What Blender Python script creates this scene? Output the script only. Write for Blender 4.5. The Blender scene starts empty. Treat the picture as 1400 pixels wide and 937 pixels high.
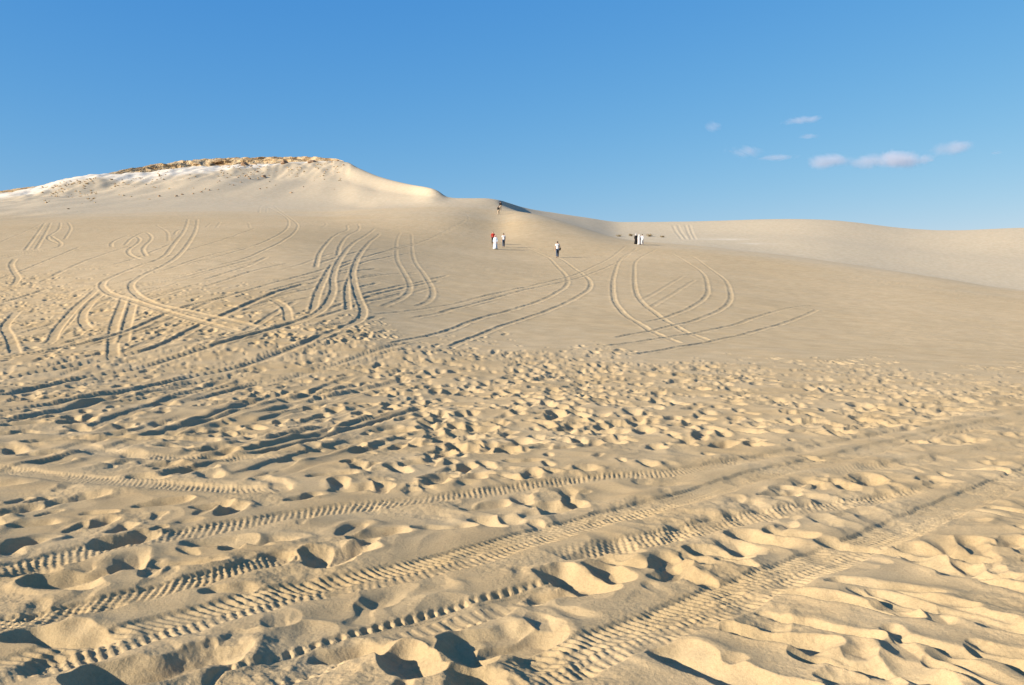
import bpy, bmesh, math, random, time
import numpy as np
from mathutils import Vector, Matrix
T0 = time.time()
sc = bpy.context.scene
COL = sc.collection
R = math.radians
rng = np.random.default_rng(7)
random.seed(7)

# ------------------------------------------------------------------ camera, sky, sun, exposure
EYE, F, HY, CX = 1.65, 1250.0, 430.0, 700.0       # eye height, focal length and level line in photo pixels
cam_d = bpy.data.cameras.new('camera'); cam = bpy.data.objects.new('camera', cam_d); COL.objects.link(cam)
cam_d.sensor_width = 36.0; cam_d.lens = 36.0 * F / 1400.0
cam_d.clip_start = 0.05; cam_d.clip_end = 30000
cam.location = (0, 0, EYE)
cam.rotation_euler = (R(90) - math.atan((468.5 - HY) / F), 0, 0)
sc.camera = cam

SUN_BEHIND, SUN_EL = R(27), R(20)               # sun from the left, a little behind the viewer
sdir = Vector((-math.cos(SUN_BEHIND) * math.cos(SUN_EL), -math.sin(SUN_BEHIND) * math.cos(SUN_EL), math.sin(SUN_EL)))
world = bpy.data.worlds.new('World'); sc.world = world; world.use_nodes = True
wn = world.node_tree.nodes; wl = world.node_tree.links
bg = wn['Background']
SKY_GAIN = 0.51
sky = wn.new('ShaderNodeTexSky'); sky.sky_type = 'NISHITA'; sky.sun_disc = False
sky.sun_elevation = SUN_EL
sky.sun_rotation = math.atan2(sdir.x, sdir.y)
sky.altitude = 100; sky.air_density = 1.0; sky.dust_density = 0.5; sky.ozone_density = 5.0
# the camera's colour response to the sky: one curve per channel, the same all over the dome
sp = wn.new('ShaderNodeSeparateColor'); cb = wn.new('ShaderNodeCombineColor'); wl.new(sky.outputs[0], sp.inputs[0])
for ch_, (pw, gn) in enumerate(((1.40, SKY_GAIN * .95), (.75, SKY_GAIN * 1.92), (.28, SKY_GAIN * 4.75))):
    p_ = wn.new('ShaderNodeMath'); p_.operation = 'POWER'; wl.new(sp.outputs[ch_], p_.inputs[0]); p_.inputs[1].default_value = pw
    m_ = wn.new('ShaderNodeMath'); m_.operation = 'MULTIPLY'; wl.new(p_.outputs[0], m_.inputs[0]); m_.inputs[1].default_value = gn
    wl.new(m_.outputs[0], cb.inputs[ch_])
wl.new(cb.outputs[0], bg.inputs[0]); bg.inputs[1].default_value = 0.1
sun_d = bpy.data.lights.new('sun', 'SUN'); sun = bpy.data.objects.new('sun', sun_d); COL.objects.link(sun)
sun_d.energy = 5.0; sun_d.angle = R(0.53); sun_d.color = (1.0, 0.93, 0.82)
sun.rotation_euler = (-sdir).to_track_quat('-Z', 'Y').to_euler()
sun.location = (-60, -30, 40)
vs = sc.view_settings
vs.view_transform = 'Standard'; vs.look = 'None'; vs.exposure = 0.96; vs.gamma = 1.0; vs.use_curve_mapping = False
sc.cycles.max_bounces = 5; sc.cycles.diffuse_bounces = 3
sc.cycles.volume_bounces = 2

# ------------------------------------------------------------------ helpers
def tag(o, label=None, cat=None, group=None, kind=None):
    if label: o['label'] = label
    if cat: o['category'] = cat
    if group: o['group'] = group
    if kind: o['kind'] = kind
    return o
def sstep(a, b, x):
    t = np.clip((x - a) / (b - a), 0, 1); return t * t * (3 - 2 * t)
def _hash(ix, iy, seed):
    h = (ix.astype(np.uint32) * np.uint32(374761393) + iy.astype(np.uint32) * np.uint32(668265263) + np.uint32(seed * 1442695041 & 0xffffffff))
    h = (h ^ (h >> np.uint32(13))) * np.uint32(1274126177)
    return h ^ (h >> np.uint32(16))
def gnoise(x, y, seed=0):                          # gradient noise, about -1..1
    x = np.asarray(x, np.float32); y = np.asarray(y, np.float32)
    x0 = np.floor(x); y0 = np.floor(y); fx = x - x0; fy = y - y0
    ix = x0.astype(np.int64); iy = y0.astype(np.int64)
    u = fx * fx * fx * (fx * (fx * 6 - 15) + 10); v = fy * fy * fy * (fy * (fy * 6 - 15) + 10)
    def g(dx, dy):
        a = _hash(ix + dx, iy + dy, seed).astype(np.float32) * np.float32(2 * math.pi / 4294967296.0)
        return np.cos(a) * (fx - dx) + np.sin(a) * (fy - dy)
    a = g(0, 0); b = g(1, 0); c = g(0, 1); d = g(1, 1)
    return ((a + (b - a) * u) * (1 - v) + (c + (d - c) * u) * v) * 1.5
def fbm(x, y, octs, seed=0, gain=0.5):
    s = 0; a = 1.0
    for o in range(octs):
        s = s + a * gnoise(x * 2 ** o + 17.3 * o, y * 2 ** o - 9.1 * o, seed + o); a *= gain
    return s
def pchip(xk, yk, x):
    h = np.diff(xk); d = np.diff(yk) / h
    m = np.zeros_like(yk)
    w1 = 2 * h[1:] + h[:-1]; w2 = h[1:] + 2 * h[:-1]
    ok = d[1:] * d[:-1] > 0
    with np.errstate(divide='ignore', invalid='ignore'):
        m[1:-1] = np.where(ok, (w1 + w2) / (w1 / d[:-1] + w2 / d[1:]), 0)
    m[0] = d[0]; m[-1] = d[-1]
    i = np.clip(np.searchsorted(xk, x) - 1, 0, len(xk) - 2)
    t = (x - xk[i]) / h[i]; t2 = t * t; t3 = t2 * t
    return (2*t3-3*t2+1)*yk[i] + (t3-2*t2+t)*h[i]*m[i] + (-2*t3+3*t2)*yk[i+1] + (t3-t2)*h[i]*m[i+1]

# ------------------------------------------------------------------ the lie of the land
# one row per bearing: z at 30, 45, 60 m | plain | edge or foot | hollow | half way up | crest   (metres ahead, height read off the photograph)
PROF = np.array([
 #  x    z30  z45  z60   Dm   ym    De   ye    Dv   yv    Dh   yh    Dc   yc
 [-900, 0.3, 1.6, 3.6,  100, 335,  150, 310,  175, 300,  215, 292,  255, 285],
 [   0, 0.5, 2.0, 4.2,  100, 322,  150, 295,  175, 286,  215, 275,  252, 262],
 [ 140, 0.7, 2.4, 4.6,  100, 320,  152, 293,  180, 283,  222, 262,  265, 240],
 [ 210, 0.8, 2.6, 4.8,  100, 318,  155, 292,  185, 281,  230, 254,  278, 227],
 [ 300, 0.9, 2.8, 5.0,  100, 317,  160, 291,  192, 280,  238, 248,  288, 218.5],
 [ 400, 0.9, 2.8, 5.0,  100, 318,  165, 291,  197, 280,  241, 249,  290, 216],
 [ 460, 0.9, 2.7, 4.8,  105, 321,  168, 290,  198, 280,  240, 247,  286, 218.5],
 [ 490, 0.85,2.6, 4.6,  107, 322,  165, 288,  190, 281,  226, 255,  266, 233],
 [ 520, 0.8, 2.4, 4.4,  107, 325,  161, 288,  182, 281,  211, 263,  243, 245],
 [ 560, 0.7, 2.2, 4.1,  105, 331,  157, 287,  173, 281,  193, 268,  215, 254.5],
 [ 592, 0.6, 2.0, 3.9,  103, 337,  155, 287,  166, 281,  177, 271,  188, 259.5],
 [ 600, 0.6, 2.0, 3.9,  103, 338,  155, 287,  166, 281,  176, 273,  186, 263],
 [ 612, 0.6, 1.9, 3.8,  103, 339,  156, 287,  166, 281,  175, 275.5,  184, 271],
 [ 625, 0.6, 1.9, 3.8,  104, 340,  158, 286,  167, 281,  175, 276,  183, 272.5],
 [ 660, 0.55,1.8, 3.7,  107, 342,  164, 286,  171, 280.5,177, 275,  183, 272.5],
 [ 685, 0.5, 1.7, 3.5,  110, 343,  167, 288,  173, 282,  179, 277,  185, 275.5],
 [ 700, 0.5, 1.7, 3.5,  110, 344,  166, 289,  172, 287,  193, 286,  210, 281],
 [ 720, 0.5, 1.6, 3.4,  110, 346,  163, 290.5,  178, 294,  208, 290.5,  233, 287.5],
 [ 760, 0.45,1.6, 3.4,  105, 350,  158, 301,  178, 305,  215, 299,  250, 294.5],
 [ 800, 0.4, 1.5, 3.2,  105, 352,  153, 313,  174, 317,  215, 309,  260, 300.5],
 [ 850, 0.4, 1.4, 3.1,  100, 357,  148, 328,  170, 332,  216, 319,  272, 307],
 [ 950, 0.3, 1.2, 2.8,   95, 366,  140, 336,  165, 338,  212, 321,  268, 306],
 [1050, 0.25,1.0, 2.4,   92, 377,  134, 347,  160, 350,  204, 323,  256, 302.5],
 [1100, 0.2, 0.9, 2.2,   90, 381,  130, 353,  155, 356,  198, 326,  250, 302],
 [1150, 0.15,0.8, 2.0,   88, 386,  126, 360,  150, 363,  196, 331,  248, 304],
 [1230, 0.1, 0.7, 1.8,   84, 395,  120, 372,  145, 376,  194, 342,  247, 315],
 [1300, 0.05,0.6, 1.6,   80, 402,  113, 383,  140, 387,  190, 349,  244, 318],
 [1400, 0.0, 0.4, 1.3,   78, 412,  105, 398,  130, 403,  186, 356,  240, 313],
 [2300,-0.2, 0.2, 0.8,   78, 418,  105, 410,  130, 412,  186, 385,  240, 345],
], float)

CAPT = ([-140, -90, 0, 40, 66, 75, 135, 145, 170, 210, 300, 345, 400, 440, 474, 480], [0, 1.7, 1.7, 1.4, .4, 0, 0, .6, 1.8, 3.2, 3.5, 3.4, 3.0, 2.2, .5, 0])   # thickness of the rock cap
XL, XR, NC = -70, 1470, 1120
ud = (np.linspace(XL, XR, NC) - CX) / F
ph_d = np.arctan(ud)
def tail(a0, n): # widening bearings round to straight behind
    t = np.linspace(0, 1, n + 1)[1:]; return a0 + (math.pi - a0) * (0.15 * t + 0.85 * t ** 2.2)
tr = tail(ph_d[-1], 56); tl = -tail(-ph_d[0], 56)[::-1]
PH = np.concatenate([tl[1:], ph_d, tr])            # ends at +pi, first bearing wraps onto it
yy = np.arange(948, 499, -0.70)
r_near = EYE * F / (yy - HY)
rows = [np.array([0.25, 0.6, 1.0, 1.5, 2.0, 2.5, 3.0, 3.4, 3.7])] + [r_near]
r = r_near[-1]; mid = []
while r < 320:
    r += 0.125 * (r / 35) ** 1.30; mid.append(r)
rows += [np.array(mid), np.geomspace(330, 4000, 26)]
RR = np.concatenate(rows)
RR = RR[np.concatenate([[True], np.diff(RR) > 1e-4])]
NR, NP = len(RR), len(PH)
print('grid', NR, NP, NR * NP)

ximg = CX + F * np.tan(np.clip(PH, -1.05, 1.05))
ximg = np.where(PH > 1.05, 2300 + 0 * PH, np.where(PH < -1.05, -900, ximg))
ximg = np.clip(ximg, -900, 2300)
cosp = np.cos(np.arctan((ximg - CX) / F))
K = np.array([pchip(PROF[:, 0], PROF[:, k], ximg) for k in range(1, PROF.shape[1])])   # knots at each bearing
def gsm(a, sig):                                   # smooth knots along the dense bearings only
    k = int(4 * sig); w = np.exp(-.5 * (np.arange(-k, k + 1) / sig) ** 2); w /= w.sum()
    m = a[55:55 + NC]; p = np.concatenate([np.full(k, m[0]) + (np.arange(-k, 0)) * (m[1] - m[0]), m, np.full(k, m[-1]) + np.arange(1, k + 1) * (m[-1] - m[-2])])
    b = a.copy(); b[55:55 + NC] = np.convolve(p, w, 'valid'); return b
for k, sg in enumerate((30, 30, 30, 30, 30, 14, 14, 9, 9, 4, 4, 2.0, 2.0)): wr_ = sstep(830, 980, ximg); K[k] = wr_ * gsm(K[k], max(sg, 22)) + (1 - wr_) * gsm(K[k], sg)
for k, sg in enumerate(()): K[k] = gsm(K[k], sg)
ZB = np.zeros((NR, NP), np.float32)
for j in range(NP):
    z30, z45, z60, Dm, ym, De, ye, Dv, yv, Dh, yh, Dc, yc = K[:, j]
    zc = lambda D, y: EYE + D * (HY - y) / F
    D = np.array([0, 10, 20, 30, 45, 60, Dm, De, Dv, Dh, Dc, Dc + 14, Dc + 50, Dc + 150, 1200, 5000])
    zt = zc(Dc, yc) - .85 * np.interp(ximg[j], *CAPT)
    cap = sstep(60, 150, ximg[j]) * (1 - sstep(455, 475, ximg[j]))
    z = np.array([0, 0, 0.05 * min(1, z30 * 2), z30, z45, z60, zc(Dm, ym), zc(De, ye), zc(Dv, yv), zc(Dh, yh), zt, zt - 4 + 4.2 * cap, zt - 17 + 15 * cap, zt * 0.5, zt * .3, zt * .3])
    Dg = RR * cosp[j]
    zz = pchip(D, z, Dg)
    back = sstep(1.2, 2.2, abs(PH[j]))
    ZB[:, j] = zz * (1 - back) + back * (0.5 * np.sin(RR / 60) * np.minimum(RR / 20, 3))
# wrap smoothly behind the viewer
ZB[:, -1] = ZB[:, 0] = 0.5 * (ZB[:, 0] + ZB[:, -1])
X = (RR[:, None] * np.sin(PH)[None, :]).astype(np.float32)
Y = (RR[:, None] * np.cos(PH)[None, :]).astype(np.float32)
# light smoothing over bearing keeps the hand-set knots from showing as ribs (crest rows keep their edge)
front = np.abs(PH) < 0.62
Dgrid = np.maximum(Y, 0.05)
YI = np.where(Y > 0.05, HY - F * (ZB - EYE) / Dgrid, 2000)        # picture height of each ground point
XI = np.where(Y > 0.05, CX + F * X / Dgrid, np.where(X > 0, 4000, -4000))
YMIN = np.minimum.accumulate(np.where(RR[:, None] < 2, 1e4, YI), axis=0)
print('base', time.time() - T0)

def unproject(x, y):
    """ground point seen at a spot of the photograph"""
    phi = math.atan((x - CX) / F)
    j = int(np.clip(np.searchsorted(PH, phi), 1, NP - 1))
    col = YMIN[:, j]
    i = int(np.searchsorted(-col, -y)); i = min(max(i, 1), NR - 1)
    a, b = col[i - 1], col[i]
    t = 0 if a == b else min(max((a - y) / (a - b), 0), 1)
    r = RR[i - 1] + t * (RR[i] - RR[i - 1])
    return r * math.sin(phi), r * math.cos(phi)
def window(cx, cy, rad):
    rc = math.hypot(cx, cy); phi = math.atan2(cx, cy)
    i0 = np.searchsorted(RR, rc - rad); i1 = np.searchsorted(RR, rc + rad)
    da = math.asin(min(0.99, rad / max(rc, 1e-3)))
    j0 = np.searchsorted(PH, phi - da); j1 = np.searchsorted(PH, phi + da)
    return slice(i0, i1 + 1), slice(j0, j1 + 1)

# ------------------------------------------------------------------ how much the sand is trodden, from place to place
yb = np.interp(XI, [-900, 0, 150, 300, 420, 500, 560, 700, 900, 1100, 1400, 2300], [330, 352, 378, 388, 402, 425, 452, 466, 478, 486, 500, 510])
wob = 14 * gnoise(X * .35, Y * .18, 91)
CH = sstep(-8, 42, YI - yb + wob) * (np.abs(PH)[None, :] < 2.0)
CH = CH.astype(np.float32)
rightside = sstep(820, 1150, XI) * (1 - sstep(600, 700, YI))
leftside = (1 - sstep(430, 680, XI)) * (1 - sstep(690, 760, YI)) * sstep(440, 500, YI)
H = np.zeros_like(ZB)
nearmask = (RR < 70)[:, None] * np.ones((1, NP), bool)
ni = int(np.searchsorted(RR, 75))
xs, ys, ch, rs = X[:ni], Y[:ni], CH[:ni], rightside[:ni]
# swells and hummocks
wx = xs + 0.35 * gnoise(xs * .7, ys * .7, 3); wy = ys + 0.35 * gnoise(xs * .7 + 9, ys * .7, 4)
H[:ni] += 0.035 * fbm(wx * .35, wy * .35, 2, 11) * (0.35 + ch)
hum = gnoise(wx * .9, wy * .9, 21)
H[:ni] += 0.04 * (0.45 - np.abs(hum)) * ch * (1 - .35 * rs)
H[:ni] += 0.018 * (0.4 - np.abs(gnoise(wx * 2.1, wy * 2.1, 22))) * ch
print('noise', time.time() - T0)

# footprints: each one carves slopes near the angle of repose, so that neighbours meet in sharp edges
def carve(px, py, La, Lb, ang, depth, slope, rim, seed):
    rad = La + (depth / slope) * 1.6 + 0.12
    si, sj = window(px, py, rad)
    gx = X[si, sj] - px; gy = Y[si, sj] - py
    if gx.size < 4: return
    ca, sa = math.cos(ang), math.sin(ang)
    a = gx * ca + gy * sa; b = -gx * sa + gy * ca
    n = gnoise(X[si, sj] * 5 + seed, Y[si, sj] * 5, seed % 97)
    a = a + 0.035 * n; b = b + 0.03 * gnoise(X[si, sj] * 6, Y[si, sj] * 6 + seed, seed % 89)
    da = np.maximum(np.abs(a) - La * .6, 0)
    d = np.sqrt(da * da * .7 + b * b)
    h = H[si, sj]
    k = np.argmin(gx * gx + gy * gy)
    z0 = max(h.flat[k] - depth, -.055 - .6 * depth)
    # steeper at the sides, shallower at the heel
    sl = slope * (1.0 + 0.25 * n)
    bowl = z0 + sl * np.maximum(d - Lb * .45, 0) + 0.12 * depth * (d / Lb) ** 2
    # thrown-up lip on one end
    q = np.exp(-((d - Lb - depth / slope * .75) / (0.05)) ** 2) * (0.6 + 0.4 * np.sign(a) * np.minimum(np.abs(a) / La, 1))
    h2 = h + rim * q
    H[si, sj] = np.minimum(h2, bowl)

def scatter(n, seed, dmin, dmax, big):
    g = np.random.default_rng(seed); out = []
    while len(out) < n:
        m = 4000
        D = np.sqrt(g.uniform(dmin ** 2, dmax ** 2, m)); u = g.uniform(-.64, .64, m)
        for D_, u_ in zip(D, u):
            si, sj = window(D_ * u_, D_, 0.01)
            i = min(si.start, NR - 1); j = min(sj.start, NP - 1)
            if g.uniform() < np.clip(.62 + .9 * gnoise(np.array([D_ * u_ * .45]), np.array([D_ * .3]), 33)[0], .3, 1) * CH[i, j] * (1 - .55 * leftside[i, j]): out.append((D_ * u_, D_, CH[i, j], rightside[i, j], i, j))
            if len(out) >= n: break
    return out
def stamp_prints(n, seed, dmin, dmax, sc_=1.0, dp=1.0):
    g = np.random.default_rng(seed + 1000)
    for q, (px, py, c, rr_, i, j) in enumerate(scatter(n, seed, dmin, dmax, 1)):
        s = g.uniform(.55, 1.45) * sc_
        # people mostly walk up to and back from the dune or along the cars
        ang = g.choice([1.5, 1.75, 2.2, .75, .2], p=[.4, .25, .15, .1, .1]) + g.normal(0, .25)
        dep = g.uniform(.02, .07) * s * dp * (0.45 + .55 * c) * (1 - .15 * rr_)
        carve(px, py, .17 * s, .075 * s, ang, dep, g.uniform(.5, .78), g.uniform(.006, .02) * s, int(g.integers(1, 9999)))
stamp_prints(700, 1, 3.4, 14, .95, .85)
stamp_prints(2500, 2, 11, 34, 1.05, .95)
stamp_prints(1500, 3, 28, 62, 1.1, .9)
print('prints', time.time() - T0)

# ------------------------------------------------------------------ wheel tracks, traced as ruts on the ground
def smooth_line(pts, step):
    P = np.array(pts, float)
    if len(P) > 2:
        Q = np.vstack([2 * P[0] - P[1], P, 2 * P[-1] - P[-2]]); out = []
        for i in range(1, len(Q) - 2):
            p0, p1, p2, p3 = Q[i-1], Q[i], Q[i+1], Q[i+2]
            m = max(2, int(np.linalg.norm(p2 - p1) / step))
            t = np.linspace(0, 1, m, endpoint=False)[:, None]
            out.append(.5 * (2*p1 + (p2-p0)*t + (2*p0-5*p1+4*p2-p3)*t*t + (3*p1-p0-3*p2+p3)*t**3))
        P = np.vstack(out + [P[-1:]])
    else:
        m = max(2, int(np.linalg.norm(P[1] - P[0]) / step)); t = np.linspace(0, 1, m)[:, None]; P = P[0] + (P[1] - P[0]) * t
    return P
def rut(pts_img, w=.32, depth=.06, berm=.05, tread=0.0, pitch=.056, flat=.9, seed=0, world=None, style=0, fade=1.0, bw=.16):
    P = np.array(world if world is not None else [unproject(*p) for p in pts_img])
    if world is None:                     # smooth the traced line on the ground
        Dm_ = np.mean(P[:, 1]); P = smooth_line(P, max(.25, Dm_ * .012))
        for _ in range(3): P[1:-1] = .25 * P[:-2] + .5 * P[1:-1] + .25 * P[2:]
    best = {}
    hw = w / 2; ext = hw + bw * 2.4 + .1
    i_lo, i_hi, j_lo, j_hi = NR, 0, NP, 0; wins = []
    S = 0.0
    for k in range(len(P) - 1):
        a, b = P[k], P[k + 1]; L = float(np.linalg.norm(b - a))
        if L < 1e-6: continue
        si, sj = window((a[0] + b[0]) / 2, (a[1] + b[1]) / 2, L / 2 + ext)
        wins.append((si, sj, a, b, L, S)); S += L
        i_lo = min(i_lo, si.start); i_hi = max(i_hi, si.stop); j_lo = min(j_lo, sj.start); j_hi = max(j_hi, sj.stop)
    if not wins: return
    i_hi = min(i_hi, NR); j_hi = min(j_hi, NP)
    sh = (i_hi - i_lo, j_hi - j_lo)
    if sh[0] <= 0 or sh[1] <= 0: return
    BD = np.full(sh, 1e6, np.float32); BS = np.zeros(sh, np.float32); BV = np.zeros(sh, np.float32)
    for si, sj, a, b, L, S0 in wins:
        ii = slice(si.start - i_lo, min(si.stop, NR) - i_lo); jj = slice(sj.start - j_lo, min(sj.stop, NP) - j_lo)
        gx = X[si, sj] - a[0]; gy = Y[si, sj] - a[1]
        tx, ty = (b - a) / L
        t = np.clip(gx * tx + gy * ty, 0, L)
        dx = gx - t * tx; dy = gy - t * ty; d = np.sqrt(dx * dx + dy * dy)
        side = gx * ty - gy * tx
        cur = BD[ii, jj]; m = d < cur
        BD[ii, jj] = np.where(m, d, cur)
        BS[ii, jj] = np.where(m, S0 + t, BS[ii, jj]); BV[ii, jj] = np.where(m, np.where(side > 0, d, -d), BV[ii, jj])
    si, sj = slice(i_lo, i_hi), slice(j_lo, j_hi)
    m = BD < ext
    if not m.any(): return
    h = H[si, sj]
    d = BD; s = BS; v = BV
    xs_, ys_ = X[si, sj], Y[si, sj]
    nz = gnoise(s * .5 + seed * 3.7, v * 0 + seed, 5); n2 = gnoise(s * 1.5 + seed * 1.7, np.sign(v) * 4.0 + seed, 6)
    endf = sstep(0, .8, s) * sstep(0, .8, S - s) if S > 3 else 1.0
    dd = d + .025 * gnoise(xs_ * 3.1, ys_ * 3.1, 8) + .012 * n2
    inside = 1 - sstep(hw * .88, hw * 1.12, dd)
    dep = depth * (1 + .35 * nz)
    # a smooth ground level under the wheel: the tracks iron out what was there before
    prof = -dep * inside + berm * np.clip(.85 + 1.1 * n2 + .5 * nz, .1, 2.2) * np.exp(-((dd - hw - bw * .55) / (bw * .6)) ** 2) * (dd > hw * .6)
    tr_ = 0
    if tread:
        ph = s / pitch + .22 * gnoise(xs_ * 2.3, ys_ * 2.3, 9) + .10 * gnoise(xs_ * 9, ys_ * 9, 10); c = np.abs(v) / hw
        if style == 0:   # herringbone of short slanted bars, split by grooves
            pat = np.clip(1.5 * np.sin(2 * np.pi * (ph + c * 1.0 + .5 * (v > 0))), -1, 1) * (1 - .75 * np.exp(-((c - .38) / .06) ** 2) - .6 * np.exp(-((c - .02) / .06) ** 2))
        elif style == 1: # blocks in staggered rows
            pat = np.clip(1.5 * np.sin(2 * np.pi * ph + np.pi * (np.floor(v / hw * 3.5) % 2)), -1, 1) * np.clip(1.5 * np.abs(np.sin(np.pi * v / hw * 3.5)), .2, 1)
        else:            # cross bars with strong shoulder lugs
            pat = np.clip(1.6 * np.sin(2 * np.pi * (ph + .5 * v / hw)), -1, 1) * (.45 + .9 * (c > .74)) * (v > -hw * .2 - hw * (c > .74))
        wear = np.clip(.62 + .55 * gnoise(s * 1.1 + seed, v * 3, 7) + .5 * gnoise(xs_ * 7, ys_ * 7, 13), .05, 1.3)
        sh_l = 1 - sstep(hw * .92, hw * 1.02, d)
        lug = np.clip(1.5 * np.sin(2 * np.pi * ph * 1.0 + 1.0), -1, 1) * np.exp(-((d - hw * 1.03) / .022) ** 2) * .22
        tr_ = tread * .85 * wear * (1 - .6 * sstep(10, 18, np.sqrt(xs_ ** 2 + ys_ ** 2))) * (pat * sh_l + lug)
    soft = flat * (1 - sstep(hw + bw * .3, hw + bw * 1.6, dd)) * endf * fade
    out = h * (1 - soft) + (prof + tr_) * endf * fade + soft * (.15 * h)
    H[si, sj] = np.where(m, out, h)

# far and middle ruts (photo positions of each wheel line)
far = dict(w=.27, depth=.024, berm=.016, flat=.8, bw=.12)
deep = dict(w=.33, depth=.024, berm=.016, flat=.85, bw=.12)
faint = dict(w=.27, depth=.014, berm=.012, flat=.6, bw=.13)
major = dict(w=.34, depth=.042, berm=.03, flat=.95, bw=.16)
FAR = [
 ([(36,343),(51,323),(64,305)], far), ([(51,341),(64,320),(72,305)], far), ([(85,335),(67,326),(82,315),(85,305)], far), ([(90,328),(99,313),(95,305)], far),
 ([(0,356),(26,349),(77,340),(85,333),(72,323)], far), ([(0,352),(30,346),(60,340)], far), ([(0,333),(40,316),(60,306)], faint),
 ([(154,338),(156,331),(179,322),(192,326),(190,333),(177,342),(179,349),(195,355)], far), ([(172,336),(182,326),(200,318),(209,326),(197,340),(202,351)], far),
 ([(240,322),(244,316),(255,312)], far), ([(232,330),(230,318),(215,308)], faint), ([(283,312),(290,305)], faint), ([(297,312),(303,304)], faint), ([(343,312),(341,305)], faint),
 ([(376,282),(402,302),(407,313),(386,331),(330,356),(282,366)], far), ([(366,282),(391,297),(395,310),(376,325),(330,343),(256,362)], far),
 ([(356,292),(357,284),(361,282)], far), ([(366,292),(367,284),(372,282)], far),
 ([(432,367),(440,343),(458,323),(476,315),(476,308),(490,305)], far), ([(462,351),(466,336),(476,323),(491,315),(491,306)], far),
 ([(548,318),(543,330),(543,354),(553,374),(561,390),(555,405),(522,420)], faint), ([(563,320),(566,354),(581,377),(591,395),(589,410),(568,420)], faint),
 ([(630,272),(619,281),(607,290),(586,297),(560,306),(530,316)], faint), ([(640,302),(642,297),(630,290)], faint),
 ([(440,312),(447,308),(443,304),(420,303)], faint),
 ([(680,400),(612,418),(509,431)], faint), ([(680,411),(625,424),(560,436)], faint),
 ([(717,337),(748,352),(765,368),(774.5,379),(774.5,391),(755,404),(726,416),(659,435),(614,452),(530,470)], far),
 ([(724.5,339),(765,354),(788,369.5),(801,379),(807,387),(803,398),(774.5,414),(707,439),(640,464),(614,475)], far),
 ([(855,337),(813,364),(794,373),(755,385),(640,410)], far), ([(870.5,339),(838,362),(807,375),(774.5,385),(698,402),(640,418),(600,428)], far),
 ([(884,339),(851,352),(840,375),(838,402),(846,421),(867,439),(905,460),(932,470)], far), ([(897.5,341),(871,356),(867,375),(869,398),(878,414),(900,431),(930,450),(975,468)], far),
 ([(905,344),(923.6,350),(957,371),(967,392),(963,408),(936,425),(882,441)], far), ([(920,345),(948,352),(986,379),(998,400),(994,417),(965,433),(903,450),(840,462)], far),
 ([(950,383),(920,402),(890,420)], faint), ([(935,377),(900,398),(875,412)], faint),
 ([(1120,417),(1102,418),(1048,429),(998,446),(936,458),(820,475)], far), ([(1118,424),(1060,446),(1006,460),(924,476),(860,486)], far),
 ([(1180,385),(1230,391),(1300,402),(1400,415)], far), ([(1150,378),(1250,391),(1400,411)], far),
 ([(919,309),(932,328)], dict(w=.6, depth=.05, berm=.03, flat=.5, bw=.3)), ([(926,308),(938,328)], dict(w=.6, depth=.05, berm=.03, flat=.5, bw=.3)), ([(936,308),(945,328)], dict(w=.6, depth=.05, berm=.03, flat=.5, bw=.3)), ([(942,308),(950,328)], dict(w=.6, depth=.05, berm=.03, flat=.5, bw=.3)),
 # the tangle on the left
 ([(23,354),(17,361),(20,371),(26,381),(18,392)], deep), ([(350,313),(307,328),(256,343),(205,359),(154,367),(77,369),(0,379)], far),
 ([(350,336),(282,351),(218,372),(128,382),(0,400)], deep), ([(350,354),(256,379),(179,395),(102,410),(0,428)], deep),
 ([(330,420),(368,402),(420,390),(445,382),(471,364),(548,338),(607,320),(637,302)], far), ([(280,415),(330,400),(394,382),(445,369),(484,356),(535,343),(586,328),(625,308)], far),
 ([(143,400),(115,420),(92,441),(66,470)], deep), ([(133,396),(105,420),(80,448),(70,466)], deep), ([(171,405),(157,443),(154,471),(154,489)], deep), ([(185,405),(175,440),(168,470)], deep),
 ([(128,412),(116,425),(113,440),(123,452)], deep), ([(25,425),(7,446),(14,462),(21,484)], deep),
 ([(0,489),(89,475),(171,454),(250,421),(321,404)], major), ([(0,518),(107,500),(214,475),(264,450),(304,432),(379,400),(420,388)], major),
 ([(427,431),(435,400),(445,379),(456,362)], deep), ([(476,425),(475,392),(484,370)], far), ([(395,440),(390,420),(370,408)], deep),
 ([(271.6,300),(269,315),(259,333),(246,349),(225,364),(200,374),(184,384),(179,392),(190,405),(218,418),(256,425),(320,440),(360,448)], deep),
 ([(259,300),(254,315),(240,333),(225,351),(192,364),(159,377),(143,384),(140,392),(151,402),(179,410),(218,423),(269,438),(330,455)], deep),
 ([(0,543),(107,518),(179,507),(250,486),(321,464),(411,439),(440,424),(452,408),(456,395),(456,377),(466,354),(484,333),(507,318),(514,313)], deep), ([(0,543),(107,518),(179,507),(250,486),(321,464),(411,439)], major),
 ([(0,578),(107,557),(179,536),(250,518),(321,504),(393,479),(446,457),(488,440),(497,426),(489,405),(484,384),(484,367),(494,346),(507,331),(520,320)], deep), ([(0,578),(107,557),(179,536),(250,518),(321,504),(393,479),(446,457)], major),
]
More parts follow.
